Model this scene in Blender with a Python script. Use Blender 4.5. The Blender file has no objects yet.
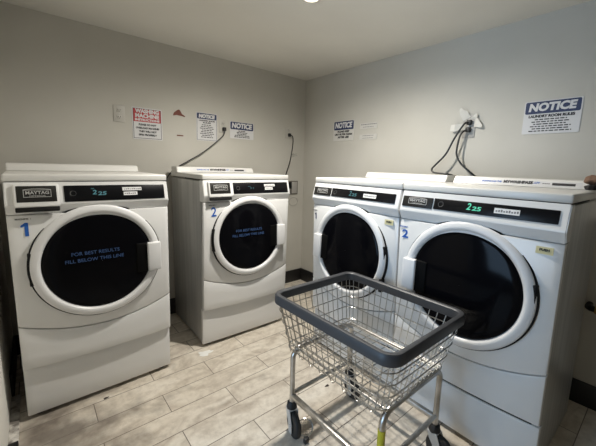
import bpy, bmesh, math, random
from mathutils import Vector, Matrix
random.seed(4)
C = bpy.context.scene.collection
SC = bpy.context.scene

# ------------------------------------------------------------------ camera
cd = bpy.data.cameras.new('camera'); cam = bpy.data.objects.new('camera', cd); C.objects.link(cam)
_f, _p, _r, _y = 318.296, 0.14765, 0.029796, 0.076848
_a = math.pi/4 + _y
_fw = Vector((math.cos(_a)*math.cos(_p), math.sin(_a)*math.cos(_p), -math.sin(_p)))
_rt = _fw.cross(Vector((0, 0, 1))).normalized(); _up = _rt.cross(_fw)
_c, _s = math.cos(_r), math.sin(_r)
_r2 = _rt*_c + _up*_s; _u2 = _up*_c - _rt*_s
cam.matrix_world = Matrix(((_r2.x, _u2.x, -_fw.x, -2.28236), (_r2.y, _u2.y, -_fw.y, -2.68543),
                           (_r2.z, _u2.z, -_fw.z, 1.28414), (0, 0, 0, 1)))
cd.sensor_width = 36; cd.lens = _f/596*36
cd.shift_x = (298-303.715)/596; cd.shift_y = (213.925-223)/596
cd.clip_start = 0.02
SC.camera = cam

# ------------------------------------------------------------------ light and exposure
w = bpy.data.worlds.new('world'); SC.world = w; w.use_nodes = True
w.node_tree.nodes['Background'].inputs[0].default_value = (0.75, 0.85, 1, 1)
w.node_tree.nodes['Background'].inputs[1].default_value = 0.1
SC.view_settings.view_transform = 'Standard'; SC.view_settings.look = 'None'
SC.view_settings.exposure = 0.0; SC.view_settings.gamma = 1.0
LAMP = Vector((-1.075, -1.285, 2.16))
LAMP_W = 142.0
def area(name, loc, rot, sx, sy, power, col):
    l = bpy.data.lights.new(name, 'AREA'); l.shape = 'RECTANGLE'; l.size = sx; l.size_y = sy
    l.energy = power; l.color = col
    o = bpy.data.objects.new(name, l); C.objects.link(o); o.location = loc; o.rotation_euler = rot
    return o
# cool daylight from an unseen source, let in by an added doorway
area('unseen_daylight', (-4.0, -1.95, 1.15), (0, math.radians(-90), 0), 1.5, 1.1, 42.0, (0.46, 0.70, 1.0))

# ------------------------------------------------------------------ materials
def mat(name, col, rough=0.5, metal=0.0, spec=0.5, coat=0.0, emit=None, es=1.0, alpha=1.0):
    m = bpy.data.materials.new(name); m.use_nodes = True
    b = m.node_tree.nodes['Principled BSDF']
    b.inputs['Base Color'].default_value = (*col, 1)
    b.inputs['Roughness'].default_value = rough; b.inputs['Metallic'].default_value = metal
    b.inputs['Specular IOR Level'].default_value = spec
    b.inputs['Coat Weight'].default_value = coat
    b.inputs['Alpha'].default_value = alpha
    if emit:
        b.inputs['Emission Color'].default_value = (*emit, 1); b.inputs['Emission Strength'].default_value = es
    return m
def nd(m, t, **kw):
    n = m.node_tree.nodes.new(t)
    for k, v in kw.items(): setattr(n, k, v)
    return n
def lk(m, a, b): m.node_tree.links.new(a, b)
def bsdf(m): return m.node_tree.nodes['Principled BSDF']
def noise_col(m, c1, c2, scale, detail=4, lo=0.35, hi=0.65, mapping=None):
    tc = nd(m, 'ShaderNodeTexCoord'); mp = nd(m, 'ShaderNodeMapping'); n = nd(m, 'ShaderNodeTexNoise'); r = nd(m, 'ShaderNodeValToRGB')
    if mapping: mp.inputs['Scale'].default_value = mapping
    n.inputs['Scale'].default_value = scale; n.inputs['Detail'].default_value = detail
    r.color_ramp.elements[0].position = lo; r.color_ramp.elements[1].position = hi
    r.color_ramp.elements[0].color = (*c1, 1); r.color_ramp.elements[1].color = (*c2, 1)
    lk(m, tc.outputs['Object'], mp.inputs[0]); lk(m, mp.outputs[0], n.inputs['Vector']); lk(m, n.outputs[0], r.inputs[0])
    lk(m, r.outputs[0], bsdf(m).inputs['Base Color'])
    return n, r
def bump(m, src, strength, dist=0.002):
    b = nd(m, 'ShaderNodeBump'); b.inputs['Strength'].default_value = strength; b.inputs['Distance'].default_value = dist
    lk(m, src, b.inputs['Height']); lk(m, b.outputs[0], bsdf(m).inputs['Normal'])

M = {}
M['wall'] = mat('wall_paint', (0.6, 0.58, 0.53), 0.75, spec=0.25)
_n, _ = noise_col(M['wall'], (0.47, 0.455, 0.41), (0.52, 0.505, 0.46), 1.6, 5)
_n2 = nd(M['wall'], 'ShaderNodeTexNoise'); _n2.inputs['Scale'].default_value = 160
bump(M['wall'], _n2.outputs[0], 0.12)
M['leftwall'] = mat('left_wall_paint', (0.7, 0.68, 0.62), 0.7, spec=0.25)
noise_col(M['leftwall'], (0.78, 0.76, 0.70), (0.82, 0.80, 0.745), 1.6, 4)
M['ceil'] = mat('ceiling_paint', (0.6, 0.58, 0.53), 0.7, spec=0.25)
_n, _ = noise_col(M['ceil'], (0.62, 0.60, 0.55), (0.68, 0.66, 0.605), 1.2, 4)
_n2 = nd(M['ceil'], 'ShaderNodeTexNoise'); _n2.inputs['Scale'].default_value = 120
bump(M['ceil'], _n2.outputs[0], 0.12)

def floor_mat():
    m = mat('wood_look_tile', (0.5, 0.45, 0.38), 0.42, spec=0.4)
    tc = nd(m, 'ShaderNodeTexCoord'); mp = nd(m, 'ShaderNodeMapping')
    mp.inputs['Location'].default_value = (1.814-0.3035+0.607*40, 1.13+0.1545*40, 0)
    lk(m, tc.outputs['Object'], mp.inputs[0])
    br = nd(m, 'ShaderNodeTexBrick'); br.offset = 0.5; br.offset_frequency = 2; br.squash = 1.0
    br.inputs['Scale'].default_value = 1; br.inputs['Brick Width'].default_value = 0.607; br.inputs['Row Height'].default_value = 0.1545
    br.inputs['Mortar Size'].default_value = 0.0022; br.inputs['Mortar Smooth'].default_value = 0.2
    br.inputs['Color1'].default_value = (0.0, 0.0, 0.0, 1); br.inputs['Color2'].default_value = (1, 1, 1, 1); br.inputs['Mortar'].default_value = (0.5, 0.5, 0.5, 1)
    lk(m, mp.outputs[0], br.inputs['Vector'])
    # per-tile shift so the veins break at each joint
    sc = nd(m, 'ShaderNodeVectorMath', operation='SCALE'); sc.inputs['Scale'].default_value = 7.0
    lk(m, br.outputs['Color'], sc.inputs[0])
    ad = nd(m, 'ShaderNodeVectorMath', operation='ADD'); lk(m, mp.outputs[0], ad.inputs[0]); lk(m, sc.outputs[0], ad.inputs[1])
    st = nd(m, 'ShaderNodeMapping'); st.inputs['Scale'].default_value = (3.0, 5.5, 1); lk(m, ad.outputs[0], st.inputs[0])
    n1 = nd(m, 'ShaderNodeTexNoise'); n1.inputs['Scale'].default_value = 1.6; n1.inputs['Detail'].default_value = 7; n1.inputs['Distortion'].default_value = 1.2
    lk(m, st.outputs[0], n1.inputs['Vector'])
    r1 = nd(m, 'ShaderNodeValToRGB'); e = r1.color_ramp.elements
    e[0].position = 0.3; e[0].color = (0.47, 0.41, 0.34, 1); e[1].position = 0.72; e[1].color = (0.75, 0.695, 0.605, 1)
    k = e.new(0.5); k.color = (0.655, 0.595, 0.505, 1)
    lk(m, n1.outputs[0], r1.inputs[0])
    # fine scuffs
    n2 = nd(m, 'ShaderNodeTexNoise'); n2.inputs['Scale'].default_value = 26; n2.inputs['Detail'].default_value = 9; n2.inputs['Roughness'].default_value = 0.7
    lk(m, mp.outputs[0], n2.inputs['Vector'])
    r2 = nd(m, 'ShaderNodeValToRGB'); r2.color_ramp.elements[0].position = 0.3; r2.color_ramp.elements[0].color = (0.72, 0.7, 0.68, 1)
    r2.color_ramp.elements[1].position = 0.55; r2.color_ramp.elements[1].color = (1, 1, 1, 1)
    lk(m, n2.outputs[0], r2.inputs[0])
    mu = nd(m, 'ShaderNodeMix', data_type='RGBA', blend_type='MULTIPLY'); mu.inputs[0].default_value = 0.8
    lk(m, r1.outputs[0], mu.inputs[6]); lk(m, r2.outputs[0], mu.inputs[7])
    # dirt blotches, heaviest beside the left-hand washer
    n3 = nd(m, 'ShaderNodeTexNoise'); n3.inputs['Scale'].default_value = 5.5; n3.inputs['Detail'].default_value = 8
    lk(m, mp.outputs[0], n3.inputs['Vector'])
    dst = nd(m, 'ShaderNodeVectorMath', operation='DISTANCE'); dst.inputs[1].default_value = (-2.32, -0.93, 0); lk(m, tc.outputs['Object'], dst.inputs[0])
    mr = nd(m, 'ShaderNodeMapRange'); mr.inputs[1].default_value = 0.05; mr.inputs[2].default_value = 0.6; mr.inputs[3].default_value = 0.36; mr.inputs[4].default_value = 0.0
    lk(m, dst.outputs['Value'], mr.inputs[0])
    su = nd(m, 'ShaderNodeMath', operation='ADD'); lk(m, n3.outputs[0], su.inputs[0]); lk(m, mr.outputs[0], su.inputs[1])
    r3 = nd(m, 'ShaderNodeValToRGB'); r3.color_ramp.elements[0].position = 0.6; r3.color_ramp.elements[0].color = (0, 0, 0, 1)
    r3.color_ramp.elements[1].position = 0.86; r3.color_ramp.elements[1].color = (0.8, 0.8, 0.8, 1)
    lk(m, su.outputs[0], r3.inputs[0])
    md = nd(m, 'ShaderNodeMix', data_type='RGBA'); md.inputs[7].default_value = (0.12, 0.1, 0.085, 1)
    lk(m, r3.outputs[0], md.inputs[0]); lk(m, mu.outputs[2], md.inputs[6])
    mo = nd(m, 'ShaderNodeMix', data_type='RGBA'); mo.inputs[7].default_value = (0.17, 0.145, 0.12, 1)
    lk(m, br.outputs['Fac'], mo.inputs[0]); lk(m, md.outputs[2], mo.inputs[6]); lk(m, mo.outputs[2], bsdf(m).inputs['Base Color'])
    inv = nd(m, 'ShaderNodeMath', operation='SUBTRACT'); inv.inputs[0].default_value = 1; lk(m, br.outputs['Fac'], inv.inputs[1])
    bump(m, inv.outputs[0], 0.5, 0.002)
    return m
M['floor'] = floor_mat()
M['base'] = mat('black_rubber_base', (0.012, 0.011, 0.011), 0.5)
M['white'] = mat('white_enamel', (0.72, 0.72, 0.71), 0.28, spec=0.5)
M['ring'] = mat('white_plastic_ring', (0.7, 0.7, 0.7), 0.35)
M['slab'] = mat('white_top_enamel', (0.66, 0.655, 0.63), 0.3)
M['side'] = mat('grey_coated_steel', (0.42, 0.42, 0.41), 0.3, metal=0.2)
noise_col(M['side'], (0.37, 0.37, 0.36), (0.48, 0.48, 0.465), 3.0, 5, mapping=(9, 9, 0.6))
M['black'] = mat('black_panel', (0.005, 0.005, 0.006), 0.3, spec=0.18)
M['badge'] = mat('charcoal_badge', (0.016, 0.0155, 0.014), 0.4, spec=0.25)
M['silver'] = mat('silver_print', (0.55, 0.55, 0.54), 0.35, metal=0.4)
M['gap'] = mat('dark_gap', (0.006, 0.006, 0.006), 0.7, spec=0.2)
M['glass'] = mat('dark_door_glass', (0.003, 0.003, 0.004), 0.1, spec=0.07)
M['pocket'] = mat('black_recess', (0.002, 0.002, 0.002), 0.7, spec=0.1)
M['blue'] = mat('blue_print', (0.01, 0.10, 0.42), 0.5)
M['dimblue'] = mat('faded_blue_print', (0.035, 0.085, 0.22), 0.6)
M['grey_ink'] = mat('grey_ink', (0.18, 0.18, 0.18), 0.6)
M['ink'] = mat('black_ink', (0.012, 0.012, 0.014), 0.6)
M['green'] = mat('green_digits', (0.0, 0.0, 0.0), 0.5, emit=(0.16, 0.95, 0.62), es=0.75)
M['cyan'] = mat('cyan_digits', (0.0, 0.0, 0.0), 0.5, emit=(0.25, 0.72, 0.8), es=0.3)
M['paper'] = mat('white_paper', (0.72, 0.72, 0.72), 0.6)
M['yellow_paper'] = mat('yellowed_sticker', (0.66, 0.6, 0.34), 0.6)
M['foot'] = mat('rubber_foot', (0.02, 0.02, 0.02), 0.7)
M['red'] = mat('red_print', (0.38, 0.02, 0.025), 0.5)
M['navy'] = mat('navy_print', (0.014, 0.026, 0.085), 0.5)
M['signwhite'] = mat('sign_white', (0.58, 0.58, 0.585), 0.45)
M['clear'] = mat('clear_film', (0.53, 0.52, 0.49), 0.4)
M['ivory'] = mat('ivory_plastic', (0.47, 0.455, 0.415), 0.45)
M['tape'] = mat('white_tape', (0.58, 0.57, 0.53), 0.6)
M['greyplate'] = mat('grey_plate', (0.33, 0.32, 0.30), 0.45)
M['cord'] = mat('black_cord', (0.01, 0.01, 0.01), 0.45)
M['chrome'] = mat('chrome_wire', (0.46, 0.45, 0.43), 0.28, metal=1.0)
M['tubes'] = mat('worn_chrome_tube', (0.5, 0.49, 0.47), 0.3, metal=1.0)
noise_col(M['tubes'], (0.36, 0.34, 0.31), (0.58, 0.57, 0.55), 14, 5)
M['bumper'] = mat('charcoal_vinyl', (0.045, 0.047, 0.052), 0.45, spec=0.5)
M['zinc'] = mat('zinc_plate', (0.5, 0.51, 0.51), 0.4, metal=0.35)
M['tyre'] = mat('black_tyre', (0.014, 0.014, 0.014), 0.6)
M['yellow'] = mat('yellow_tape', (0.52, 0.46, 0.03), 0.55)
M['brass'] = mat('brass', (0.45, 0.3, 0.1), 0.35, metal=1.0)
M['iron'] = mat('black_iron', (0.02, 0.018, 0.016), 0.5, metal=0.5)
M['rust'] = mat('red_brown_residue', (0.16, 0.055, 0.04), 0.8)
M['brown'] = mat('brown_cloth', (0.17, 0.10, 0.065), 0.85)
M['blackcloth'] = mat('black_cloth', (0.012, 0.011, 0.011), 0.8)
M['marble'] = mat('marble_sill', (0.55, 0.52, 0.48), 0.4)
noise_col(M['marble'], (0.2, 0.18, 0.16), (0.7, 0.67, 0.62), 22, 6, 0.35, 0.55)
M['lampglow'] = mat('lamp_glass', (0.9, 0.88, 0.8), 0.4, emit=(1.0, 0.92, 0.75), es=10.0)
M['tissue'] = mat('white_fluff', (0.8, 0.8, 0.77), 0.9)
M['lint'] = mat('dark_lint', (0.05, 0.04, 0.035), 0.9)
M['doorwood'] = mat('painted_frame', (0.55, 0.54, 0.5), 0.5)

# ------------------------------------------------------------------ mesh helpers
class MB:
    def __init__(s): s.bm = bmesh.new()
    def box(s, x0, x1, y0, y1, z0, z1, bev=0.0, seg=2, mtx=None):
        r = bmesh.ops.create_cube(s.bm, size=1.0); v = r['verts']
        for p in v:
            p.co = Vector((x0+(p.co.x+.5)*(x1-x0), y0+(p.co.y+.5)*(y1-y0), z0+(p.co.z+.5)*(z1-z0)))
        if bev > 0:
            es = list({e for p in v for e in p.link_edges})
            r = bmesh.ops.bevel(s.bm, geom=es, offset=bev, segments=seg, affect='EDGES', profile=0.5)
            v = list({p for f in r['faces'] for p in f.verts} | {p for p in v if p.is_valid})
        if mtx is not None:
            for p in v: p.co = mtx @ p.co
        return s
    def prism(s, prof, x0, x1):            # prof: list of (y, z), extruded along x
        a = [s.bm.verts.new((x0, y, z)) for y, z in prof]; b = [s.bm.verts.new((x1, y, z)) for y, z in prof]
        n = len(prof)
        for i in range(n): s.bm.faces.new((a[i], a[(i+1) % n], b[(i+1) % n], b[i]))
        s.bm.faces.new(a[::-1]); s.bm.faces.new(b)
        return s
    def tube(s, pts, r, seg=6, closed=False, caps=True):
        pts = [Vector(p) for p in pts]; n = len(pts)
        rad = r if isinstance(r, (list, tuple)) else [r]*n
        tang = []
        for i in range(n):
            if closed: t = pts[(i+1) % n]-pts[i-1]
            else: t = pts[min(i+1, n-1)]-pts[max(i-1, 0)]
            tang.append(t.normalized())
        ref = Vector((0, 0, 1)) if abs(tang[0].z) < 0.9 else Vector((1, 0, 0))
        nrm = (ref - tang[0]*ref.dot(tang[0])).normalized(); rings = []
        for i in range(n):
            nrm = (nrm - tang[i]*nrm.dot(tang[i])).normalized(); b = tang[i].cross(nrm)
            rings.append([s.bm.verts.new(pts[i]+(nrm*math.cos(2*math.pi*k/seg)+b*math.sin(2*math.pi*k/seg))*rad[i]) for k in range(seg)])
        m = n if closed else n-1
        for i in range(m):
            A, B = rings[i], rings[(i+1) % n]
            off = 0
            if closed and i == n-1:
                off = min(range(seg), key=lambda q: (A[0].co-B[q].co).length)
            for k in range(seg):
                s.bm.faces.new((A[k], A[(k+1) % seg], B[(k+1+off) % seg], B[(k+off) % seg]))
        if caps and not closed:
            s.bm.faces.new(rings[0][::-1]); s.bm.faces.new(rings[-1])
        return s
    def lathe(s, prof, seg=64, mtx=None, cap0=False, cap1=False):   # prof: (r, h) around local z
        rings = []
        for r, h in prof:
            ring = []
            for k in range(seg):
                a = 2*math.pi*k/seg; p = Vector((r*math.cos(a), r*math.sin(a), h))
                ring.append(s.bm.verts.new(mtx @ p if mtx is not None else p))
            rings.append(ring)
        for A, B in zip(rings, rings[1:]):
            for k in range(seg): s.bm.faces.new((A[k], A[(k+1) % seg], B[(k+1) % seg], B[k]))
        if cap0: s.bm.faces.new(rings[0][::-1])
        if cap1: s.bm.faces.new(rings[-1])
        return s
    def grid(s, rows):
        vs = [[s.bm.verts.new(p) for p in r] for r in rows]
        for a, b in zip(vs, vs[1:]):
            for i in range(len(a)-1): s.bm.faces.new((a[i], a[i+1], b[i+1], b[i]))
        return s
    def poly(s, pts, y0, y1):              # outline in x-z, thickness along y
        a = [s.bm.verts.new((x, y0, z)) for x, z in pts]; b = [s.bm.verts.new((x, y1, z)) for x, z in pts]
        n = len(pts)
        for i in range(n): s.bm.faces.new((a[i], a[(i+1) % n], b[(i+1) % n], b[i]))
        s.bm.faces.new(a); s.bm.faces.new(b[::-1])
        return s
    def add_mesh(s, me, mtx):
        me.transform(mtx); s.bm.from_mesh(me)
        return s
    def build(s, name, material, parent=None, off=None, smooth=40):
        if off is not None: bmesh.ops.translate(s.bm, verts=s.bm.verts, vec=off)
        bmesh.ops.recalc_face_normals(s.bm, faces=s.bm.faces)
        me = bpy.data.meshes.new(name); s.bm.to_mesh(me); s.bm.free()
        me.materials.append(material)
        if smooth:
            for p in me.polygons: p.use_smooth = True
            try: me.set_sharp_from_angle(angle=math.radians(smooth))
            except Exception: pass
        o = bpy.data.objects.new(name, me); C.objects.link(o)
        if parent is not None: o.parent = parent
        return o
def tag(o, label, cat=None, group=None, kind=None):
    if label: o['label'] = label
    if cat: o['category'] = cat
    if group: o['group'] = group
    if kind: o['kind'] = kind
    return o
def empty(name, loc, rz=0.0):
    o = bpy.data.objects.new(name, None); C.objects.link(o); o.location = loc; o.rotation_euler = (0, 0, rz); o.empty_display_size = 0.1
    return o
def struct(o): o['kind'] = 'structure'; return o
_tc = {}
def text_me(s, size=1.0, align='CENTER', bold=0.0, depth=0.0, xs=1.0):
    cu = bpy.data.curves.new('lettering_curve', 'FONT'); cu.body = s; cu.size = size; cu.align_x = align; cu.align_y = 'CENTER'
    cu.offset = bold; cu.extrude = depth; cu.resolution_u = 3
    o = bpy.data.objects.new('lettering_curve', cu); C.objects.link(o)
    dg = bpy.context.evaluated_depsgraph_get(); me = bpy.data.meshes.new_from_object(o.evaluated_get(dg))
    bpy.data.objects.remove(o); bpy.data.curves.remove(cu)
    for v in me.vertices: v.co.x *= xs
    return me
UPRIGHT = Matrix(((1, 0, 0, 0), (0, 0, -1, 0), (0, 1, 0, 0), (0, 0, 0, 1)))     # text plane -> x/z plane facing -y
def add_text(mb, s, cx, cz, h, width=None, y=0.0, bold=0.0, align='CENTER', slant=0.0, mtx=None):
    """h: cap height; width: total width to fit."""
    me = text_me(s, h/0.72, align, bold, 0.0005)
    xs = [v.co.x for v in me.vertices]
    if width and xs:
        k = width/(max(xs)-min(xs)); m0 = (max(xs)+min(xs))/2 if align == 'CENTER' else min(xs)
        for v in me.vertices: v.co.x = (v.co.x-m0)*k
    for v in me.vertices: v.co.x += slant*v.co.y
    T = Matrix.Translation((cx, y, cz)) @ UPRIGHT
    mb.add_mesh(me, mtx @ T if mtx is not None else T); bpy.data.meshes.remove(me)

# ------------------------------------------------------------------ room shell
ZC = 2.18; XL = -2.45; YB = -4.4; T = 0.12
struct(MB().box(XL-2.2, T, YB-T, T, -0.1, 0).build('floor', M['floor'], smooth=0))
struct(MB().box(XL-T, T, YB-T, T, ZC, ZC+0.1).build('ceiling', M['ceil'], smooth=0))
struct(MB().box(XL-T, T, 0, T, 0, ZC).build('wall_back', M['wall'], smooth=0))
struct(MB().box(0, T, YB-T, 0, 0, ZC).build('wall_right', M['wall'], smooth=0))
DY0, DY1, DZ = -2.30, -1.50, 2.03  # unseen doorway put into the left wall to admit and shape the daylight
lw = MB(); lw.box(XL-T, XL, DY1, 0, 0, ZC); lw.box(XL-T, XL, YB, DY0, 0, ZC); lw.box(XL-T, XL, DY0, DY1, DZ, ZC)
struct(lw.build('wall_left', M['leftwall'], smooth=0))
struct(MB().box(XL-T, T, YB-T, YB, 0, ZC).build('wall_front', M['wall'], smooth=0))
fr = MB(); fr.box(XL-T, XL+0.006, DY1-0.03, DY1, 0, DZ); fr.box(XL-T, XL+0.006, DY0, DY0+0.03, 0, DZ); fr.box(XL-T, XL+0.006, DY0, DY1, DZ-0.03, DZ)  # frame of the added doorway
struct(fr.build('trim_1', M['doorwood'], smooth=0))
struct(MB().box(XL, 0, -0.012, 0, 0, 0.135, 0.003).build('baseboard_back', M['base']))
struct(MB().box(-0.014, 0, YB, -0.012, 0, 0.135, 0.003).build('baseboard_right', M['base']))
struct(MB().box(XL, XL+0.012, -0.5, -0.012, 0, 0.135, 0.003).build('baseboard_left', M['base']))
struct(MB().box(XL, XL+0.036, -0.90, -0.51, 0, 0.012, 0.002).build('trim_2', M['marble']))
struct(MB().box(XL, XL+0.036, -1.06, -0.90, 0, 0.02, 0.002).build('trim_3', M['base']))

# ------------------------------------------------------------------ ceiling lamp
lamp = empty('ceiling_lamp', (LAMP.x, LAMP.y, ZC)); tag(lamp, 'round glowing flush ceiling lamp above the laundry room at the top of the picture', 'lamp')
MB().lathe([(0.038, -0.004), (0.041, -0.009), (0.054, -0.007), (0.058, -0.0005), (0.036, -0.0005)], 40).build('trim_ring', M['ivory'], lamp)
MB().lathe([(0.037, -0.003), (0.028, -0.009), (0.015, -0.012), (0.0005, -0.013)], 32).build('lamp_lens', M['lampglow'], lamp)
l = bpy.data.lights.new('lamp_bulb', 'SPOT'); l.spot_size = math.radians(170); l.spot_blend = 0.76; l.shadow_soft_size = 0.03; l.energy = LAMP_W; l.color = (1.0, 0.95, 0.865)
lo = bpy.data.objects.new('lamp_bulb', l); C.objects.link(lo); lo.location = (LAMP.x, LAMP.y, ZC-0.02)

# ------------------------------------------------------------------ machines
W = 0.686; H = 1.2146; DEP = 0.61
OFF = Vector((-W/2, -0.3, 0))
FT = math.asin(0.25)
MF = Matrix.Translation((0, -0.0588, 1.0784)) @ Matrix.Rotation(-FT, 4, 'X')      # fascia frame: x, -y outwards, z up the slope
def fz(z): return (z-1.0784)/math.cos(FT)
def bow(u): return 1-(2*u/W-1)**2
def dface(u, z): return -0.024-0.0198*(z-0.35)/0.728 - 0.014*bow(u)
def dtoe(u, z): return -0.004*bow(u)
def panel(zlo, zhi, df, name, m, root, u0=0.0, u1=W):
    nu = 30; us = [(u0, .025), (u0, .007), (u0+.0018, .002), (u0+.007, 0)]
    us += [(u0+.007+(u1-u0-.014)*i/nu, 0) for i in range(1, nu)] + [(u1-.007, 0), (u1-.0018, .002), (u1, .007), (u1, .025)]
    rows = []
    for t, dz, od in [(0, 0, .03), (0, 0, .006), (0, .0016, .0018), (0, .006, 0), (.3, 0, 0), (.6, 0, 0), (1, -.006, 0), (1, -.0016, .0018), (1, 0, .006), (1, 0, .03)]:
        row = []
        for u, ou in us:
            a, b = zlo(u), zhi(u); z = a+(b-a)*t+dz
            row.append((u, df(u, z)+od+ou, z))
        rows.append(row)
    return MB().grid(rows).build(name, m, root, OFF)
CU, CZ, RR = 0.343, 0.778, 0.2905
MD = Matrix.Translation((CU, -0.034, CZ)) @ Matrix.Rotation(math.radians(90-1.2), 4, 'X')    # local z -> -y (outwards)
def machine(kind, name, label, loc, rz, num, group, digits, dm, cat):
    root = empty(name, (0, 0, 0), rz)
    R = Matrix.Rotation(rz, 3, 'Z')
    root.location = Vector((loc[0], loc[1], 0)) - R @ OFF
    tag(root, label, cat, group)
    wash = kind == 'washer'
    P = lambda mb, n, m, par=root, sm=40: mb.build(n, m, par, OFF, sm)
    # body
    P(MB().box(0.002, W-0.002, 0.012, DEP, 0.024, 1.172, 0.006, 2), 'cabinet', M['side'])
    z1 = lambda u: 0.505-0.075*bow(u); z2 = lambda u: 0.281-0.006*bow(u)
    P(MB().box(0.03, W-0.03, 0.004, 0.02, 0.22, 1.06), 'front_frame', M['gap'])
    panel(lambda u: 0.023, lambda u: z2(u)-(0.003 if wash else 0.020+0.010*bow(u)), dtoe, 'toe_panel', M['white'], root)
    panel(lambda u: z2(u), lambda u: z1(u)-0.0022, dface, 'lower_front_panel', M['white'], root)
    panel(lambda u: z1(u)+0.0022, lambda u: 1.0315, dface, 'door_panel', M['white'], root)
    # console: sloping fascia with a raked underside
    fa = MB(); fa.prism([(-0.0327, 1.178), (-0.0560, 1.0865), (-0.0588, 1.0784), (-0.0575, 1.074), (-0.0385, 1.034), (0.02, 1.034), (0.02, 1.178)], 0.0, W)
    es = [e for e in fa.bm.edges if abs(e.verts[0].co.x-e.verts[1].co.x) < 1e-6]
    bmesh.ops.bevel(fa.bm, geom=es, offset=0.004, segments=2, affect='EDGES')
    fas = P(fa, 'console', M['white'])
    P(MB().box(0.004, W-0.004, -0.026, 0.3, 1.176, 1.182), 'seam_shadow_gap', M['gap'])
    P(MB().box(-0.001, W+0.001, -0.0345, DEP, 1.181, H, 0.007, 3), 'top_panel', M['slab'])
    # raised strip along the rear of the top
    rs = MB(); rs.prism([(0.455, H-0.001), (0.475, H+0.038), (0.485, H+0.042), (DEP-0.01, H+0.042), (DEP-0.005, H-0.001)], 0.002 if wash else 0.022, W-0.022)
    bmesh.ops.bevel(rs.bm, geom=list(rs.bm.edges), offset=0.004, segments=2, affect='EDGES')
    P(rs, 'rear_riser', M['slab'])
    # display window
    if wash: b0, b1, zt, zb = 0.21, 0.667, 1.161, 1.085
    else: b0, b1, zt, zb = 0.178, 0.658, 1.1535, 1.1025
    dw = P(MB().box(b0, b1, -0.004, 0.004, fz(zb), fz(zt), 0.003, 2, MF), 'display_window', M['black'])
    tx = MB(); dcx = b0+0.46*(b1-b0)-0.065 if wash else b0+0.385*(b1-b0)
    zc = (zt+zb)/2
    if digits == 'dim':
        add_text(tx, '::', dcx, fz(zc), 0.016, 0.03, -0.0046, mtx=MF); add_text(tx, '-', dcx-0.022, fz(zc+.012), 0.014, 0.02, -0.0046, mtx=MF)
    else:
        add_text(tx, digits[0], dcx-0.022, fz(zc)+0.002, 0.030 if not wash else 0.022, 0.017, -0.0046, bold=0.0006, slant=0.15, mtx=MF)
        add_text(tx, digits[1:], dcx+0.01, fz(zc)-0.004, 0.018, 0.036, -0.0046, bold=0.0005, slant=0.15, mtx=MF)
        if wash: add_text(tx, '=', dcx-0.03, fz(zc+.02), 0.008, 0.014, -0.0046, mtx=MF)
    P(tx, 'display_digits', dm, dw, 0)
    sx0 = b0+0.54*(b1-b0) if wash else b0+0.55*(b1-b0); sx1 = sx0+0.092
    st = MB()
    if wash:
        st.box(sx0, sx1, -0.005, -0.0035, fz(zc+0.008), fz(zc+0.025), mtx=MF); st.box(sx0+.004, sx1-.022, -0.005, -0.0035, fz(zc-0.016), fz(zc+0.002), mtx=MF)
    else: st.box(sx0, sx1, -0.005, -0.0035, fz(zc-0.011), fz(zc+0.010), mtx=MF)
    so = P(st, 'button_sticker', M['paper'], dw, 0); so['label'] = 'white sticker'
    tl = MB()
    for i in range(9):
        x = sx0+0.006+i*0.0095; hgt = 0.006+0.002*(i % 3)
        if wash:
            tl.box(x, x+.006, -0.0056, -0.005, fz(zc+0.013), fz(zc+0.013)+hgt*.7, mtx=MF)
            if i < 6: tl.box(x+.002, x+.008, -0.0056, -0.005, fz(zc-0.01), fz(zc-0.01)+hgt*.7, mtx=MF)
        else: tl.box(x, x+.006, -0.0056, -0.005, fz(zc-0.005), fz(zc-0.005)+hgt, mtx=MF)
    P(tl, 'sticker_print', M['grey_ink'], so, 0)
    P(MB().lathe([(0.0125, 0), (0.0115, 0.0004), (0.0125, 0.0007)], 24, MF @ Matrix.Translation((b0+.035, -0.0042, fz(zc))) @ Matrix.Rotation(math.radians(90), 4, 'X')), 'start_button', M['grey_ink'], dw, 0)
    # badge (inside the dispenser drawer front on a washer)
    if wash:
        dr = MB(); dr.box(0.03, 0.192, -0.014, 0.004, fz(1.066), fz(1.168), 0.006, 3, MF)
        dro = P(dr, 'dispenser_drawer', M['white'])
        P(MB().box(0.033, 0.189, -0.010, 0.003, fz(1.046), fz(1.067), 0.004, 2, MF), 'drawer_shadow_slot', M['gap'], dro)  # dark block stands in for the shade in the slot under the drawer
        x0, x1, z0, z1b, o = 0.04, 0.182, 1.087, 1.159, -0.016
    else:
        x0, x1, z0, z1b, o = 0.010, 0.172, 1.1005, 1.1525, -0.004; dro = root
    bo = P(MB().box(x0, x1, o, 0.003, fz(z0), fz(z1b), 0.003, 2, MF), 'badge', M['badge'], dro)
    cx = (x0+x1)/2+0.002; cz = (z0+z1b)/2+0.002; hh = 0.034 if wash else 0.027; ww = 0.098
    lg = MB(); zc_ = fz(cz); t = 0.0022; yy = o-0.0006
    for q in ((cx-ww/2, cx+ww/2, zc_+hh/2-t, zc_+hh/2), (cx-ww/2, cx+ww/2, zc_-hh/2, zc_-hh/2+t), (cx-ww/2, cx-ww/2+t, zc_-hh/2, zc_+hh/2), (cx+ww/2-t, cx+ww/2, zc_-hh/2, zc_+hh/2)):
        lg.box(q[0], q[1], yy, o, q[2], q[3], mtx=MF)
    lg.tube([MF @ Vector((cx-ww/2+ww*i/16, yy, zc_+hh/2+0.005*math.sin(math.pi*i/16))) for i in range(17)], 0.001, 5)
    add_text(lg, 'MAYTAG', cx, zc_+0.003, hh*0.42, ww*0.84, yy, bold=0.0005, mtx=MF)
    add_text(lg, 'COMMERCIAL', cx, zc_-hh*0.32, hh*0.16, ww*0.6, yy, mtx=MF)
    P(lg, 'logo', M['silver'], bo if not wash else bo, 0) if not wash else None
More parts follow.
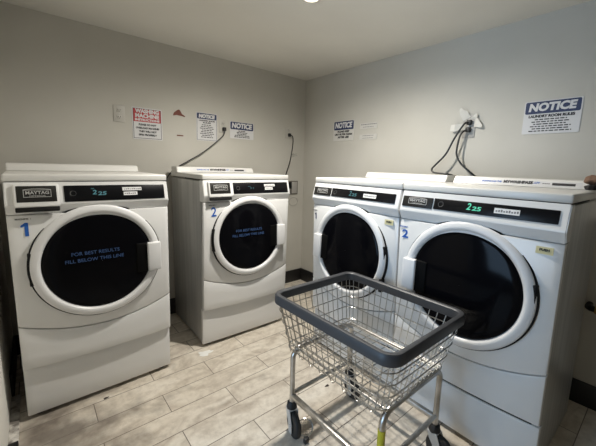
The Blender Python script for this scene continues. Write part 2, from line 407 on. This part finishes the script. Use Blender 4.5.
    if wash:
        lo_ = lg.build('logo', M['silver'], dro, OFF, 0)
    # door
    P(MB().lathe([(RR-0.02, -0.004), (RR+0.001, -0.004), (RR+0.002, 0.014), (RR-0.001, 0.019), (RR-0.012, 0.019)], 96, MD), 'door_gasket', M['gap'])
    door = P(MB().lathe([(RR-0.014, 0.0), (RR-0.0045, 0.003), (RR-0.0045, 0.024), (RR-0.006, 0.0285), (RR-0.011, 0.032), (RR-0.020, 0.0355), (RR-0.030, 0.037), (RR-0.036, 0.0365), (RR-0.040, 0.034), (RR-0.046, 0.026), (RR-0.049, 0.020), (RR-0.049, 0.01)], 96, MD), 'door', M['ring'])
    gl = [(0.2425, 0.016), (0.2415, 0.022)]+[(0.2405*math.cos(a), 0.024+0.016*math.sin(a)) for a in [i*math.pi/2/9 for i in range(9)]]+[(0.0005, 0.040)]
    go = P(MB().lathe(gl, 96, MD), 'door_glass', M['glass'], door)
    def dbox(u0, u1, z0, z1, o0, o1, bev): # offsets outward from door plane
        return MB().box(u0-CU, u1-CU, z0-CZ, z1-CZ, o0, o1, bev, 3, MD)
    s = 1 if wash else -1
    def span(a, b): return (CU+s*(a-CU), CU+s*(b-CU)) if wash else tuple(sorted((CU-(a-CU), CU-(b-CU))))
    a, b = span(0.503, 0.568); P(dbox(a, b, 0.682, 0.842, 0.015, 0.0415, 0.006), 'handle_recess', M['pocket'], door)
    a, b = span(0.558, 0.628); P(dbox(a, b, 0.684, 0.842, 0.02, 0.054, 0.007), 'handle', M['ring'], door)
    if wash: P(dbox(0.056, 0.074, 0.70, 0.855, 0.0, 0.030, 0.005), 'hinge', M['gap'], door)
    else:
        P(dbox(0.606, 0.626, 0.787, 0.862, 0.0, 0.032, 0.005), 'hinge', M['gap'], door)
        if num == '1': P(dbox(0.600, 0.620, 0.60, 0.675, 0.0, 0.032, 0.005), 'hinge', M['gap'], door)
    if wash:
        t = MB()
        for k, (ln, wd) in enumerate((('FOR BEST RESULTS', 0.205), ('FILL BELOW THIS LINE', 0.25))):
            add_text(t, ln, 0.316 if k else 0.320, 0.828-0.034*k, 0.0175, wd, -0.077+0.0)
        P(t, 'fill_line_lettering', M['dimblue'], door, 0)
    # number decals on the door panel
    def one(mb, x, z, h):
        k = h; y = dface(x, z)-0.0008; dw_ = 0.11*k
        pts = [(x+dw_*1.3, z+k/2), (x+dw_*1.3, z-k/2), (x-dw_*0.7, z-k/2), (x-dw_*0.7, z+k*0.24), (x-dw_*2.6, z+k*0.16), (x-dw_*2.6, z+k*0.30), (x-dw_*0.3, z+k/2)]
        mb.poly(pts, y-0.0005, y+0.0005)
    def decal(name, items, m):
        t = MB()
        for (s_, x, z, h, wd, bold) in items:
            if s_ == '1': one(t, x, z, h)
            else: add_text(t, s_, x, z, h, wd, dface(x, z)-0.0008, bold=bold)
        o_ = P(t, name, m, root, 0); return o_
    nz = 0.966 if wash else 0.954; nx = {('washer', '1'): 0.062, ('washer', '2'): 0.070, ('dryer', '1'): 0.030, ('dryer', '2'): 0.036}[(kind, num)]
    nh = 0.062 if wash else 0.042
    decal('number_decal', [(num, nx, nz, nh, None if num == '1' else 0.036, 0.004 if num == '1' else 0.0016)], M['blue'] if num == '2' or wash else M['navy'])
    decal('small_decal', [('MACHINE  NO', nx, nz+nh/2+0.017, 0.007, 0.068, 0.0003)], M['grey_ink'] if wash or num == '1' else M['blue'])
    if not wash:
        ys = P(MB().box(0.60, 0.655, dface(.63, 1)-0.0022, dface(.63, 1)+0.001, 0.985, 1.013), 'push_sticker', M['yellow_paper'], root, 0)
        t = MB(); add_text(t, 'PUSH', 0.6275, 1.001, 0.009, 0.032, dface(.63, 1)-0.003, bold=0.0006); P(t, 'push_lettering', M['ink'], ys, 0)
    # sticker strip on the riser
    if (kind, num) in (('dryer', '2'), ('washer', '2')):
        ra = math.atan2(0.020, 0.039); MR = Matrix.Translation((0, 0.455, H-0.001)) @ Matrix.Rotation(-ra, 4, 'X')
        q0 = 0.0 if kind == 'dryer' else -0.03
        ps = P(MB().box(q0+0.13, q0+0.625, -0.0012, 0.001, 0.009, 0.036, mtx=MR), 'app_sticker', M['signwhite'], root, 0)
        t = MB(); add_text(t, 'MYWASHPASS', q0+0.362, 0.024, 0.015, 0.135, -0.002, bold=0.0014, mtx=MR); P(t, 'app_name_lettering', M['ink'], ps, 0)
        P(MB().box(q0+0.51, q0+0.60, -0.002, -0.0012, 0.016, 0.029, mtx=MR), 'black_bar', M['ink'], ps, 0)
        t = MB(); add_text(t, 'DOWNLOAD THE', q0+0.235, 0.023, 0.010, 0.10, -0.002, bold=0.0004, mtx=MR); P(t, 'blue_lettering', M['blue'], ps, 0)
        t = MB(); add_text(t, 'APP', q0+0.446, 0.024, 0.013, 0.026, -0.002, mtx=MR); P(t, 'blue_app_lettering', M['blue'], ps, 0)
        t = MB()
        for i in range(4): t.box(q0+0.470+i*0.008, q0+0.476+i*0.008, -0.002, -0.0012, 0.021, 0.026, mtx=MR)
        P(t, 'small_print', M['grey_ink'], ps, 0)
    for x in (0.05, W-0.05):
        for y in (0.05, DEP-0.06):
            P(MB().lathe([(0.001, 0.0), (0.022, 0.0), (0.022, 0.008), (0.012, 0.01), (0.012, 0.03)], 16, Matrix.Translation((x, y, 0))), 'foot', M['foot'])
    return root
GW, GD = 'front loading washers along the back wall', 'front loading dryers along the right wall'
machine('washer', 'washing_machine', 'white front loading washer with blue number 1 at the far left', (-2.38046, -0.75962), 0.016328, '1', GW, '225', M['cyan'], 'washing machine')
machine('washer', 'washing_machine', 'white front loading washer with blue number 2 and grey left side showing', (-1.44638, -0.66704), -0.020666, '2', GW, 'dim', M['cyan'], 'washing machine')
machine('dryer', 'clothes_dryer', 'white dryer with dark number 1 nearest the room corner behind the cart', (-0.76619, -1.06934), -math.pi/2-0.019, '1', GD, '225', M['cyan'], 'dryer')
_x2 = -0.76619+0.694*math.cos(-math.pi/2-0.022); _y2 = -1.06934+0.694*math.sin(-math.pi/2-0.022)
machine('dryer', 'clothes_dryer', 'large white dryer with blue number 2 at the right edge', (_x2, _y2-0.001), -math.pi/2-0.011, '2', GD, '225', M['green'], 'dryer')

# ------------------------------------------------------------------ signs on the walls
def wallpt(wall, s, z, off=0.0):      # s: x on the back wall, y on the right wall
    return ((s, -off, z), 0.0) if wall == 'A' else ((-off, s, z), -math.pi/2)
def rrect(w_, h_, r, n=5):
    pts = []
    for cx, cz, a0 in ((w_/2-r, h_/2-r, 0), (-w_/2+r, h_/2-r, 90), (-w_/2+r, -h_/2+r, 180), (w_/2-r, -h_/2+r, 270)):
        for i in range(n+1):
            a = math.radians(a0+90*i/n); pts.append((cx+r*math.cos(a), cz+r*math.sin(a)))
    return pts
def sign(name, label, wall, s, z, w_, h_, tilt=0.0, m=None, cat='sign', r=0.006):
    loc, rz = wallpt(wall, s, z, 0.0005)
    o = MB().poly(rrect(w_, h_, r), -0.003, 0).build(name, m or M['signwhite'], None, None, 0)
    o.location = loc; o.rotation_euler = (0, tilt, rz); tag(o, label, cat)
    return o
def lines(par, m, rows, name='small_print', seed=1, y=-0.0036):
    """rows: (cz, halfwidth, height): rows of word-sized dashes of unreadable small print"""
    rnd = random.Random(seed); mb = MB()
    for cz, hw, hh in rows:
        x = -hw
        while x < hw-0.004:
            wl = min(rnd.uniform(0.010, 0.026), hw-x)
            mb.box(x, x+wl, y, -0.003, cz-hh/2, cz+hh/2); x += wl+0.0045
    return mb.build(name, m, par, None, 0)
def lett(par, m, items, name='lettering', slant=0.0):
    mb = MB()
    for s_, cx, cz, h, wd, bold in items: add_text(mb, s_, cx, cz, h, wd, -0.0036, bold, slant=slant)
    return mb.build(name, m, par, None, 0)
def plate(par, name, m, w_, h_, cz, r=0.008, y0=-0.0034, corners=True):
    mb = MB().poly([(x, z+cz) for x, z in rrect(w_, h_, r)], y0, -0.0025)
    return mb.build(name, m, par, None, 0)
def header(par, m, w_, h_, cz, word, wm, th, tw, slant=0.12, bold=0.003):
    hb = plate(par, 'header_band', m, w_, h_, cz)
    mb = MB(); add_text(mb, word, 0, cz, th, tw, -0.004, bold, slant=slant); mb.build('header_lettering', wm, hb, None, 0)
    return hb
def frame(par, m, w_, h_, t=0.003, cz=0.0, name='border_line'):
    mb = MB()
    for q in ((-w_/2, w_/2, h_/2-t, h_/2), (-w_/2, w_/2, -h_/2, -h_/2+t), (-w_/2, -w_/2+t, -h_/2, h_/2), (w_/2-t, w_/2, -h_/2, h_/2)):
        mb.box(q[0], q[1], -0.0036, -0.003, q[2]+cz, q[3]+cz)
    return mb.build(name, m, par, None, 0)
# red washing machine instructions
sg = sign('instruction_sign', 'red and white washing machine instructions sign on the back wall', 'A', -1.577, 1.569, 0.212, 0.232)
frame(sg, M['ink'], 0.198, 0.218, 0.003)
hb = plate(sg, 'header_band', M['red'], 0.198, 0.096, 0.061)
mb = MB(); add_text(mb, 'WASHING', 0, 0.090, 0.027, 0.168, -0.004, 0.002); add_text(mb, 'MACHINE', 0, 0.056, 0.027, 0.168, -0.004, 0.002); add_text(mb, 'INSTRUCTIONS', 0, 0.027, 0.015, 0.172, -0.004, 0.001)
mb.build('header_lettering', M['signwhite'], hb, None, 0)
lett(sg, M['ink'], [('PLEASE DO NOT', 0, -0.008, 0.013, 0.125, 0.001), ('OVERLOAD MACHINES', 0, -0.033, 0.013, 0.165, 0.001), ('THEY WILL NOT', 0, -0.058, 0.013, 0.125, 0.001), ('SPIN PROPERLY', 0, -0.083, 0.013, 0.13, 0.001)])
# tall notice
sg = sign('notice_sign', 'tall narrow notice sign with blue heading left of the plugged cord', 'A', -1.104, 1.594, 0.186, 0.232)
frame(sg, M['navy'], 0.176, 0.222, 0.0025); header(sg, M['navy'], 0.17, 0.045, 0.086, 'NOTICE', M['signwhite'], 0.028, 0.14)
lett(sg, M['ink'], [('LAUNDRY ROOM', 0, 0.050, 0.010, 0.14, 0.0007), ('RULES', 0, 0.034, 0.010, 0.07, 0.0007)])
lines(sg, M['ink'], [(0.016-0.0145*i, 0.045+0.017*((i*7) % 3)/2, 0.006) for i in range(8)], seed=3)
# wide notice
sg = sign('notice_sign', 'wide notice sign with blue heading right of the plugged cord', 'A', -0.765, 1.594, 0.245, 0.150)
header(sg, M['navy'], 0.237, 0.066, 0.039, 'NOTICE', M['signwhite'], 0.042, 0.205)
lines(sg, M['ink'], [(-0.005, 0.04, 0.007), (-0.0185, 0.055, 0.007), (-0.032, 0.05, 0.007), (-0.0455, 0.075, 0.007), (-0.059, 0.08, 0.007)], seed=5)
# right wall: small notice
sg = sign('notice_sign', 'small notice sign near the room corner, left one on the right wall', 'B', -0.567, 1.630, 0.262, 0.185, m=M['clear'])
header(sg, M['navy'], 0.245, 0.078, 0.048, 'NOTICE', M['signwhite'], 0.048, 0.21)
lett(sg, M['ink'], [('PLEASE KEEP', 0, -0.008, 0.017, 0.15, 0.0012), ('LINT FILTER CLEAN', 0, -0.034, 0.017, 0.22, 0.0012), ('AFTER USE', 0, -0.060, 0.017, 0.14, 0.0012)])
# transparent labels beside it
sg = sign('wall_label', 'faint clear label with two text lines beside the corner notice, upper one', 'B', -0.862, 1.655, 0.19, 0.05, m=M['clear'], cat='label', r=0.003)
lines(sg, M['grey_ink'], [(0.012, 0.085, 0.008), (-0.010, 0.06, 0.005)], seed=7)
sg = sign('wall_label', 'faint clear label with two text lines beside the corner notice, lower one', 'B', -0.862, 1.560, 0.19, 0.045, m=M['clear'], cat='label', r=0.003)
lines(sg, M['grey_ink'], [(0.010, 0.062, 0.006), (-0.010, 0.06, 0.005)], seed=8)
# big rules notice
sg = sign('notice_sign', 'big laundry room rules notice with blue heading above the number 2 dryer', 'B', -2.162, 1.6075, 0.268, 0.186)
header(sg, M['navy'], 0.256, 0.068, 0.055, 'NOTICE', M['signwhite'], 0.042, 0.218)
lett(sg, M['ink'], [('LAUNDRY ROOM RULES', 0, 0.006, 0.0145, 0.215, 0.0012)])
lines(sg, M['ink'], [(-0.012, 0.075, 0.006), (-0.025, 0.09, 0.006), (-0.038, 0.08, 0.006), (-0.051, 0.095, 0.006), (-0.064, 0.085, 0.006), (-0.077, 0.10, 0.006)], seed=11)

# ------------------------------------------------------------------ outlets, cords and wall marks
def outlet(label, wall, s, z, w_=0.07, h_=0.115, m=None, screw=True):
    loc, rz = wallpt(wall, s, z)
    o = empty('wall_outlet', loc, rz); tag(o, label, 'outlet')
    MB().box(-w_/2, w_/2, -0.006, 0, -h_/2, h_/2, 0.003).build('cover_plate', m or M['ivory'], o)
    for dz in (0.024, -0.024):
        f = MB().box(-0.017, 0.017, -0.0085, -0.005, dz-0.014, dz+0.014, 0.003).build('socket', M['ivory'], o)
        q = MB()
        for x in (-0.007, 0.007): q.box(x-.0012, x+.0012, -0.009, -0.0083, dz-0.002, dz+0.007)
        q.box(-.002, .002, -0.009, -0.0083, dz-0.010, dz-0.006); q.build('socket_slots', M['gap'], f, None, 0)
    if screw: MB().lathe([(0.0005, 0.0075), (0.003, 0.007), (0.003, 0.005)], 10, Matrix.Rotation(math.radians(90), 4, 'X')).build('screw', M['silver'], o)
    return o
outlet('empty ivory double outlet left of the red instructions sign', 'A', -1.766, 1.623, 0.075, 0.118)
outlet('ivory outlet with a black plug between the two back wall notices', 'A', -0.957, 1.615)
outlet('ivory outlet near the corner feeding the number 2 washer', 'A', -0.226, 1.625)
outlet('outlet on the right wall behind peeling tape with two black plugs', 'B', -1.715, 1.585, 0.082, 0.15, M['greyplate'])
def smooth_path(pts, n=8):
    pts = [Vector(p) for p in pts]; out = []
    P_ = [pts[0]*2-pts[1]]+pts+[pts[-1]*2-pts[-2]]
    for i in range(1, len(P_)-2):
        a, b, c, d = P_[i-1:i+3]
        for k in range(n):
            t = k/n
            out.append(0.5*((2*b)+(c-a)*t+(2*a-5*b+4*c-d)*t*t+(3*b-a-3*c+d)*t**3))
    return out+[pts[-1]]
def cord(label, wall, s, z, pts, plug_w=0.03, r=0.0048, group=None):
    loc, rz = wallpt(wall, s, z)
    o = empty('power_cord', loc, rz); tag(o, label, 'cord', group)
    MB().box(-plug_w/2, plug_w/2, -0.036, -0.009, -0.016, 0.016, 0.006, 3).build('plug', M['cord'], o)
    MB().tube(smooth_path(pts), r, 8).build('cable', M['cord'], o)
    return o
# local frame: x right, y into the wall, z up
cord('black power cord sweeping down left between the two washers', 'A', -0.952, 1.590,
     [(0.0, -0.03, 0.0), (-0.006, -0.034, -0.03), (-0.03, -0.033, -0.072), (-0.185, -0.032, -0.199), (-0.316, -0.030, -0.28), (-0.42, -0.030, -0.342), (-0.49, -0.032, -0.405), (-0.535, -0.09, -0.468), (-0.555, -0.16, -0.53), (-0.585, -0.22, -0.62), (-0.604, -0.25, -0.78)])
cord('black power cord hanging down behind the right end of the number 2 washer', 'A', -0.224, 1.601,
     [(0.0, -0.03, 0.0), (0.02, -0.045, -0.012), (0.027, -0.05, -0.06), (0.015, -0.05, -0.16), (-0.012, -0.05, -0.28), (-0.05, -0.035, -0.42), (-0.08, -0.03, -0.6)])
cord('upper black dryer cord looping left down to the number 1 dryer', 'B', -1.723, 1.609,
     [(0, -0.03, 0), (-0.02, -0.05, -0.012), (-0.065, -0.07, -0.10), (-0.11, -0.085, -0.21), (-0.175, -0.09, -0.285), (-0.202, -0.085, -0.315), (-0.185, -0.09, -0.338), (-0.11, -0.09, -0.345), (-0.075, -0.08, -0.350), (-0.058, -0.05, -0.362), (-0.053, -0.005, -0.42)], r=0.0062)
cord('lower black dryer cord dropping to the number 2 dryer', 'B', -1.72, 1.561,
     [(0, -0.03, 0), (-0.025, -0.045, -0.015), (-0.04, -0.055, -0.06), (-0.045, -0.06, -0.16), (-0.01, -0.06, -0.225), (0.045, -0.05, -0.275), (0.085, -0.03, -0.315), (0.10, -0.006, -0.37)], r=0.0062)
# peeling tape round the dryer outlet
loc, rz = wallpt('B', -1.715, 1.585)
tp = empty('peeling_tape', loc, rz); tag(tp, 'peeling white tape strips sticking out around the dryer outlet', 'tape')
def strip(pts, wdir, wd):
    a, b = [], []
    for p, k in pts:
        p = Vector(p); d = Vector(wdir)*wd*0.5*k; a.append(p-d); b.append(p+d)
    o = MB().grid([a, b]); g = o.build('tape_strip', M['tape'], tp, None, 0)
    sm = g.modifiers.new('thickness', 'SOLIDIFY'); sm.thickness = 0.0012
    return g
strip([((-0.02, -0.008, 0.0), 1), ((-0.06, -0.02, -0.003), 1), ((-0.085, -0.03, -0.008), 1.1), ((-0.115, -0.025, -0.004), 0.9)], (0.1, 0, 1), 0.045)
strip([((-0.015, -0.008, 0.05), 1), ((-0.035, -0.02, 0.085), 1), ((-0.05, -0.03, 0.105), 0.5), ((-0.056, -0.03, 0.12), 0.2)], (1, 0, 0.6), 0.045)
strip([((0.035, -0.008, 0.025), 1), ((0.055, -0.02, 0.02), 0.9), ((0.08, -0.025, 0.0), 0.5), ((0.092, -0.025, -0.005), 0.15)], (0.1, 0, 1), 0.06)
strip([((0.025, -0.008, 0.045), 1), ((0.04, -0.018, 0.06), 0.7), ((0.046, -0.02, 0.078), 0.2)], (1, 0, -0.3), 0.04)
# recessed utility box low on the back wall
loc, rz = wallpt('A', -0.150, 1.058)
ub = empty('utility_box', loc, rz); tag(ub, 'small grey metal utility box on the wall between washer and corner', 'utility box')
MB().box(-0.075, 0.062, -0.012, 0, -0.072, 0.072, 0.003).build('box_frame', mat('box_frame_brown', (0.11, 0.10, 0.085), 0.5), ub)
MB().box(-0.02, 0.052, -0.015, -0.01, -0.062, 0.062, 0.002).build('cover_plate', M['greyplate'], ub)
MB().box(-0.064, -0.022, -0.014, -0.011, -0.012, 0.06, 0.002).build('dark_opening', M['gap'], ub)
rp = MB(); rp.tube([(0.058*math.cos(a), -0.002, 0.045*math.sin(a)) for a in [i*2*math.pi/28 for i in range(28)]], 0.0028, 5, True)
o = rp.build('wall_patch_ring', M['greyplate']); o.location = (-0.137, 0, 0.905); tag(o, 'faint round patch ring on the wall under the utility box', 'wall patch')
sc_ = MB()
for p in ([(-0.035, 0), (-0.01, 0.012), (-0.014, -0.02)], [(0.0, 0.02), (0.004, -0.02)], [(0.0, 0.0), (0.02, 0.015), (0.022, -0.012)], [(0.03, 0.012), (0.05, 0.015)], [(0.032, -0.006), (0.052, -0.002)]):
    sc_.tube([(x, -0.001, z) for x, z in p], 0.0018, 5)
o = sc_.build('pen_scribble', M['grey_ink']); o.location = (-0.150, 0, 1.40); tag(o, 'small dark pen scribble on the wall beside the hanging cord', 'scribble')
o = MB().poly([(-0.048, -0.02), (-0.04, 0.004), (-0.014, 0.026), (0.0, 0.033), (0.012, 0.024), (0.024, 0.0), (0.05, -0.014), (0.046, -0.022), (0.02, -0.016), (-0.02, -0.013)], -0.0015, 0).build('torn_sticker', M['rust'], None, None, 0)
o.location = (-1.338, 0, 1.676); tag(o, 'torn red brown triangular sticker remnant on the back wall', 'sticker')
o = MB().box(-0.026, 0.026, -0.0015, 0, -0.005, 0.004, 0.001).build('torn_sticker', M['rust']); o.location = (-1.333, 0, 1.505)
tag(o, 'short brown dash of torn sticker below the triangular remnant', 'sticker')

# ------------------------------------------------------------------ gas valve and bundle at the right edge
gv = empty('gas_valve', (0, -2.455, 0.585)); tag(gv, 'dark pipe with brass valve on the wall right of the number 2 dryer', 'valve')
MB().tube([(-0.001, 0.0, 0), (-0.05, 0.0, 0), (-0.068, -0.012, 0), (-0.072, -0.035, 0), (-0.072, -0.22, 0)], 0.016, 12).build('pipe', M['iron'], gv)
MB().lathe([(0.001, -0.03), (0.022, -0.03), (0.026, -0.02), (0.026, 0.02), (0.022, 0.03), (0.001, 0.03)], 12, Matrix.Translation((-0.072, -0.06, 0)) @ Matrix.Rotation(math.radians(90), 4, 'X')).build('valve_body', M['brass'], gv)
MB().box(-0.082, -0.062, -0.10, -0.03, 0.024, 0.032, 0.003).build('valve_lever', M['brass'], gv)
bd = empty('cloth_bundle', (-0.40, -2.43, H+0.001)); tag(bd, 'small brown and black cloth bundle on top of the rightmost dryer', 'bundle')
def lump(name, m, sx, sy, sz, loc, seed, rough=0.18):
    bm = bmesh.new(); bmesh.ops.create_icosphere(bm, subdivisions=3, radius=1.0); rnd = random.Random(seed)
    ph = [rnd.uniform(0, 6) for _ in range(6)]
    for v in bm.verts:
        c = v.co.copy(); k = 1+rough*(math.sin(3*c.x+ph[0])*math.sin(4*c.y+ph[1])+0.6*math.sin(6*c.z+ph[2]+3*c.x)+0.4*math.sin(9*c.y+ph[3]))
        v.co = Vector((c.x*sx*k+loc[0], c.y*sy*k+loc[1], max(c.z*sz*k, -sz*0.8)+loc[2]))
    s = MB(); s.bm = bm; return s.build(name, m, bd)
lump('black_cloth', M['blackcloth'], 0.045, 0.024, 0.014, (0, -0.006, 0.014), 2, 0.1)
lump('brown_cloth', M['brown'], 0.036, 0.028, 0.024, (0.012, -0.006, 0.046), 5, 0.12)
fl_ = MB().grid([[(-0.03+i*0.012, y, z+0.002*math.sin(i*1.7)) for i in range(5)] for y, z in ((-0.012, 0.016), (-0.030, 0.014), (-0.040, 0.006), (-0.045, -0.010), (-0.046, -0.026))]).build('cloth_flap', M['blackcloth'], bd)
fl_.modifiers.new('thickness', 'SOLIDIFY').thickness = 0.003

# ------------------------------------------------------------------ laundry cart
X0, X1, Y0, Y1 = -1.472, -0.915, -2.188, -1.512         # outer rim rectangle
CX, CY = (X0+X1)/2, (Y0+Y1)/2
ZR = 0.70
cart = empty('laundry_cart', (CX, CY, 0)); tag(cart, 'chrome wire laundry cart with charcoal bumper rim on wheels', 'cart')
A, B = (X1-X0)/2, (Y1-Y0)/2
def rr(a, b, r, z, n=6):
    pts = []
    for cx, cy, a0 in ((a-r, b-r, 0), (-a+r, b-r, 90), (-a+r, -b+r, 180), (a-r, -b+r, 270)):
        for i in range(n+1):
            t = math.radians(a0+90*i/n); pts.append(Vector((cx+r*math.cos(t), cy+r*math.sin(t), z)))
    return pts
# bumper: flat vinyl band with a rounded section
rows = []
for ins, z in ((0.006, ZR-0.046), (0.001, ZR-0.042), (0, ZR-0.03), (0.001, ZR-0.008), (0.006, ZR-0.001), (0.012, ZR), (0.022, ZR-0.001), (0.027, ZR-0.006), (0.028, ZR-0.03), (0.024, ZR-0.044), (0.015, ZR-0.047), (0.006, ZR-0.046)):
    p = rr(A-ins, B-ins, 0.062-ins, z, 8); rows.append(p+[p[0]])
MB().grid(rows).build('bumper_rim', M['bumper'], cart)
# wire basket
BA, BB, ZB = 0.222, 0.272, 0.448
def hoop(t): # t 0 at rim .. 1 at the bottom
    return (A-0.018+(BA-A+0.018)*t, B-0.018+(BB-B+0.018)*t, 0.05, ZR-0.03+(ZB-ZR+0.03)*t)
bk = MB(); wr = 0.0021
for t in (0.0, 0.22, 0.47, 0.72, 1.0):
    a, b, r, z = hoop(t); bk.tube(rr(a+0.009, b+0.009, r+0.008, z), 0.0029 if t in (0, 1) else 0.0024, 6, True)
a0, b0, _, z0 = hoop(0); a1, b1, _, z1 = hoop(1)
nx, ny = 13, 16
def side_wires(n, top, bot):
    prev = None
    for i in range(n):
        f = -0.9+1.8*i/(n-1); p, q = top(f), bot(f)
        bk.tube([p, q], wr, 5, caps=False)
        if i % 2 == 1:       # hairpin loop under the bottom hoop joins wires in pairs
            m = (prev+q)/2; d = q-prev
            bk.tube([prev+(m-prev)*(1-math.cos(math.pi*k/8))+Vector((0, 0, -0.024*math.sin(math.pi*k/8))) for k in range(9)], wr, 5, caps=False)
        prev = q
for sgn in (-1, 1):
    side_wires(ny, lambda f: Vector((sgn*a0, f*b0, z0)), lambda f: Vector((sgn*a1, f*b1, z1)))
    side_wires(nx, lambda f: Vector((f*a0, sgn*b0, z0)), lambda f: Vector((f*a1, sgn*b1, z1)))
for i in range(nx):
    x = (-0.9+1.8*i/(nx-1))*a1; bk.tube([(x, -b1, z1), (x, b1, z1)], wr, 5, caps=False)
for i in range(10):
    y = (-0.92+1.84*i/9)*b1; bk.tube([(-a1, y, z1-0.004), (a1, y, z1-0.004)], wr, 5, caps=False)
# corner wires
for sx in (-1, 1):
    for sy in (-1, 1):
        bk.tube([(sx*(a0-0.014), sy*(b0-0.014), z0), (sx*(a1-0.014), sy*(b1-0.014), z1)], wr, 5)
bko = bk.build('wire_basket', M['chrome'], cart)
# leg frames: an inverted U of tube at each end
LX, LYa, LYb, TZ = (-1.402-CX, -0.985-CX), -1.612-CY, -2.118-CY, 0.434
tr_ = 0.0125
for ly in (LYa, LYb):
    pts = [(LX[0], ly, 0.155)]
    for k in range(9):
        t = math.pi/2*k/8; pts.append((LX[0]+0.05*(1-math.cos(t)), ly, TZ-0.05+0.05*math.sin(t)))
    for k in range(9):
        t = math.pi/2*(1-k/8); pts.append((LX[1]-0.05*(1-math.cos(t)), ly, TZ-0.05+0.05*math.sin(t)))
    pts.append((LX[1], ly, 0.155))
    MB().tube(pts, tr_, 12).build('leg_frame', M['tubes'], cart)
    MB().tube([(LX[0], ly, 0.205), (LX[1], ly, 0.205)], 0.010, 10).build('end_rail', M['tubes'], cart)
for lx in LX:
    MB().box(lx-0.011, lx+0.011, LYb, LYa, 0.182, 0.204, 0.003).build('side_rail', M['tubes'], cart)
    MB().tube([(lx*0.93, LYb, TZ+0.006), (lx*0.93, LYa, TZ+0.006)], 0.006, 8).build('basket_support', M['tubes'], cart)
yt = MB().tube([(LX[0], LYb, 0.17), (LX[0], LYb, 0.372)], tr_+0.0014, 12).build('tape_wrap', M['yellow'], cart); yt['label'] = 'yellow tape wrapped round the near leg'
def caster(lx, ly, ang):
    c = MB().lathe([(0.001, 0.165), (0.014, 0.165), (0.022, 0.158), (0.024, 0.146), (0.026, 0.136), (0.022, 0.126), (0.001, 0.126)], 20, Matrix.Translation((lx, ly, 0))).build('caster', M['tyre'], cart)
    R = Matrix.Translation((lx, ly, 0)) @ Matrix.Rotation(ang, 4, 'Z')      # wheel trails along local +x
    fk = MB()
    fk.box(-0.022, 0.024, -0.0225, 0.0225, 0.126, 0.133, 0.002, 2, R)
    for s in (-1, 1):
        low = 0.022 if s < 0 else 0.05
        pts = [(-0.02, 0.130), (0.024, 0.130), (0.046, 0.075), (0.046, low+0.006), (0.038, low), (0.018, low), (0.006, 0.075), (-0.012, 0.10)]
        q = MB(); q.poly(pts, s*0.0205-0.0015, s*0.0205+0.0015)
        me = bpy.data.meshes.new('fork_side'); q.bm.to_mesh(me); q.bm.free(); fk.add_mesh(me, R); bpy.data.meshes.remove(me)
    fk.build('fork', M['zinc'], c)
    Wm = R @ Matrix.Translation((0.03, 0, 0.062)) @ Matrix.Rotation(math.radians(90), 4, 'X')
    MB().lathe([(0.004, -0.013), (0.035, -0.013), (0.046, -0.0145), (0.058, -0.012), (0.062, -0.006), (0.062, 0.006), (0.058, 0.012), (0.046, 0.0145), (0.035, 0.013), (0.004, 0.013)], 32, Wm).build('wheel', M['tyre'], c)
    MB().lathe([(0.0005, -0.025), (0.007, -0.025), (0.007, 0.025), (0.0005, 0.025)], 10, Wm).build('axle', M['zinc'], c)
    return c, R
c1, R1 = caster(LX[0], LYa, math.radians(-104))
caster(LX[1], LYa, math.radians(-100)); caster(LX[0], LYb, math.radians(-100)); caster(LX[1], LYb, math.radians(-92))
# round wire guard and brake pedal on the near left caster
gd = MB(); G = Matrix.Translation((LX[0]+0.036, LYa-0.062, 0.044)) @ Matrix.Rotation(math.radians(-38), 4, 'Z') @ Matrix.Rotation(math.radians(50), 4, 'X')
gd.tube([G @ Vector((0.036*math.cos(a), 0.036*math.sin(a), 0)) for a in [i*2*math.pi/28 for i in range(28)]], 0.003, 6, True)
for i in range(-3, 4):
    k = i*0.0095; h = math.sqrt(0.036**2-k*k)
    gd.tube([G @ Vector((k, -h, 0)), G @ Vector((k, h, 0))], 0.0012, 4); gd.tube([G @ Vector((-h, k, 0)), G @ Vector((h, k, 0))], 0.0012, 4)
gd.build('round_wire_guard', M['chrome'], c1)
MB().box(-0.012, 0.014, -0.009, 0.009, 0.004, 0.03, 0.004, 2, Matrix.Translation((LX[0]+0.010, LYa-0.100, 0))).build('brake_pedal', M['tyre'], c1)

# ------------------------------------------------------------------ small litter on the floor
def blob(name, m, loc, rx, ry, h, seed, label, cat):
    bm = bmesh.new(); bmesh.ops.create_icosphere(bm, subdivisions=3, radius=1.0); rnd = random.Random(seed); ph = [rnd.uniform(0, 6) for _ in range(4)]
    for v in bm.verts:
        a = math.atan2(v.co.y, v.co.x); k = 1+0.22*math.sin(3*a+ph[0])+0.16*math.sin(5*a+ph[1])+0.1*math.sin(9*a+ph[2])
        v.co = Vector((v.co.x*rx*k, v.co.y*ry*k, (v.co.z*0.5+0.5)*h*(1+0.3*math.sin(7*a+ph[3]))))
    s = MB(); s.bm = bm; o = s.build(name, m); o.location = loc; tag(o, label, cat); return o
blob('paper_scrap', M['tissue'], (-1.463, -0.738, 0.0), 0.045, 0.03, 0.004, 3, 'white crumpled paper scrap on the floor before the number 2 washer', 'paper scrap')
blob('lint_scrap', M['lint'], (-2.059, -0.812, 0.0), 0.011, 0.006, 0.005, 4, 'small dark lint scrap on the floor below the number 1 washer', 'lint')
blob('lint_scrap', M['lint'], (-1.035, -1.489, 0.0), 0.014, 0.007, 0.004, 6, 'small dark lint scrap on the floor beneath the cart', 'lint')
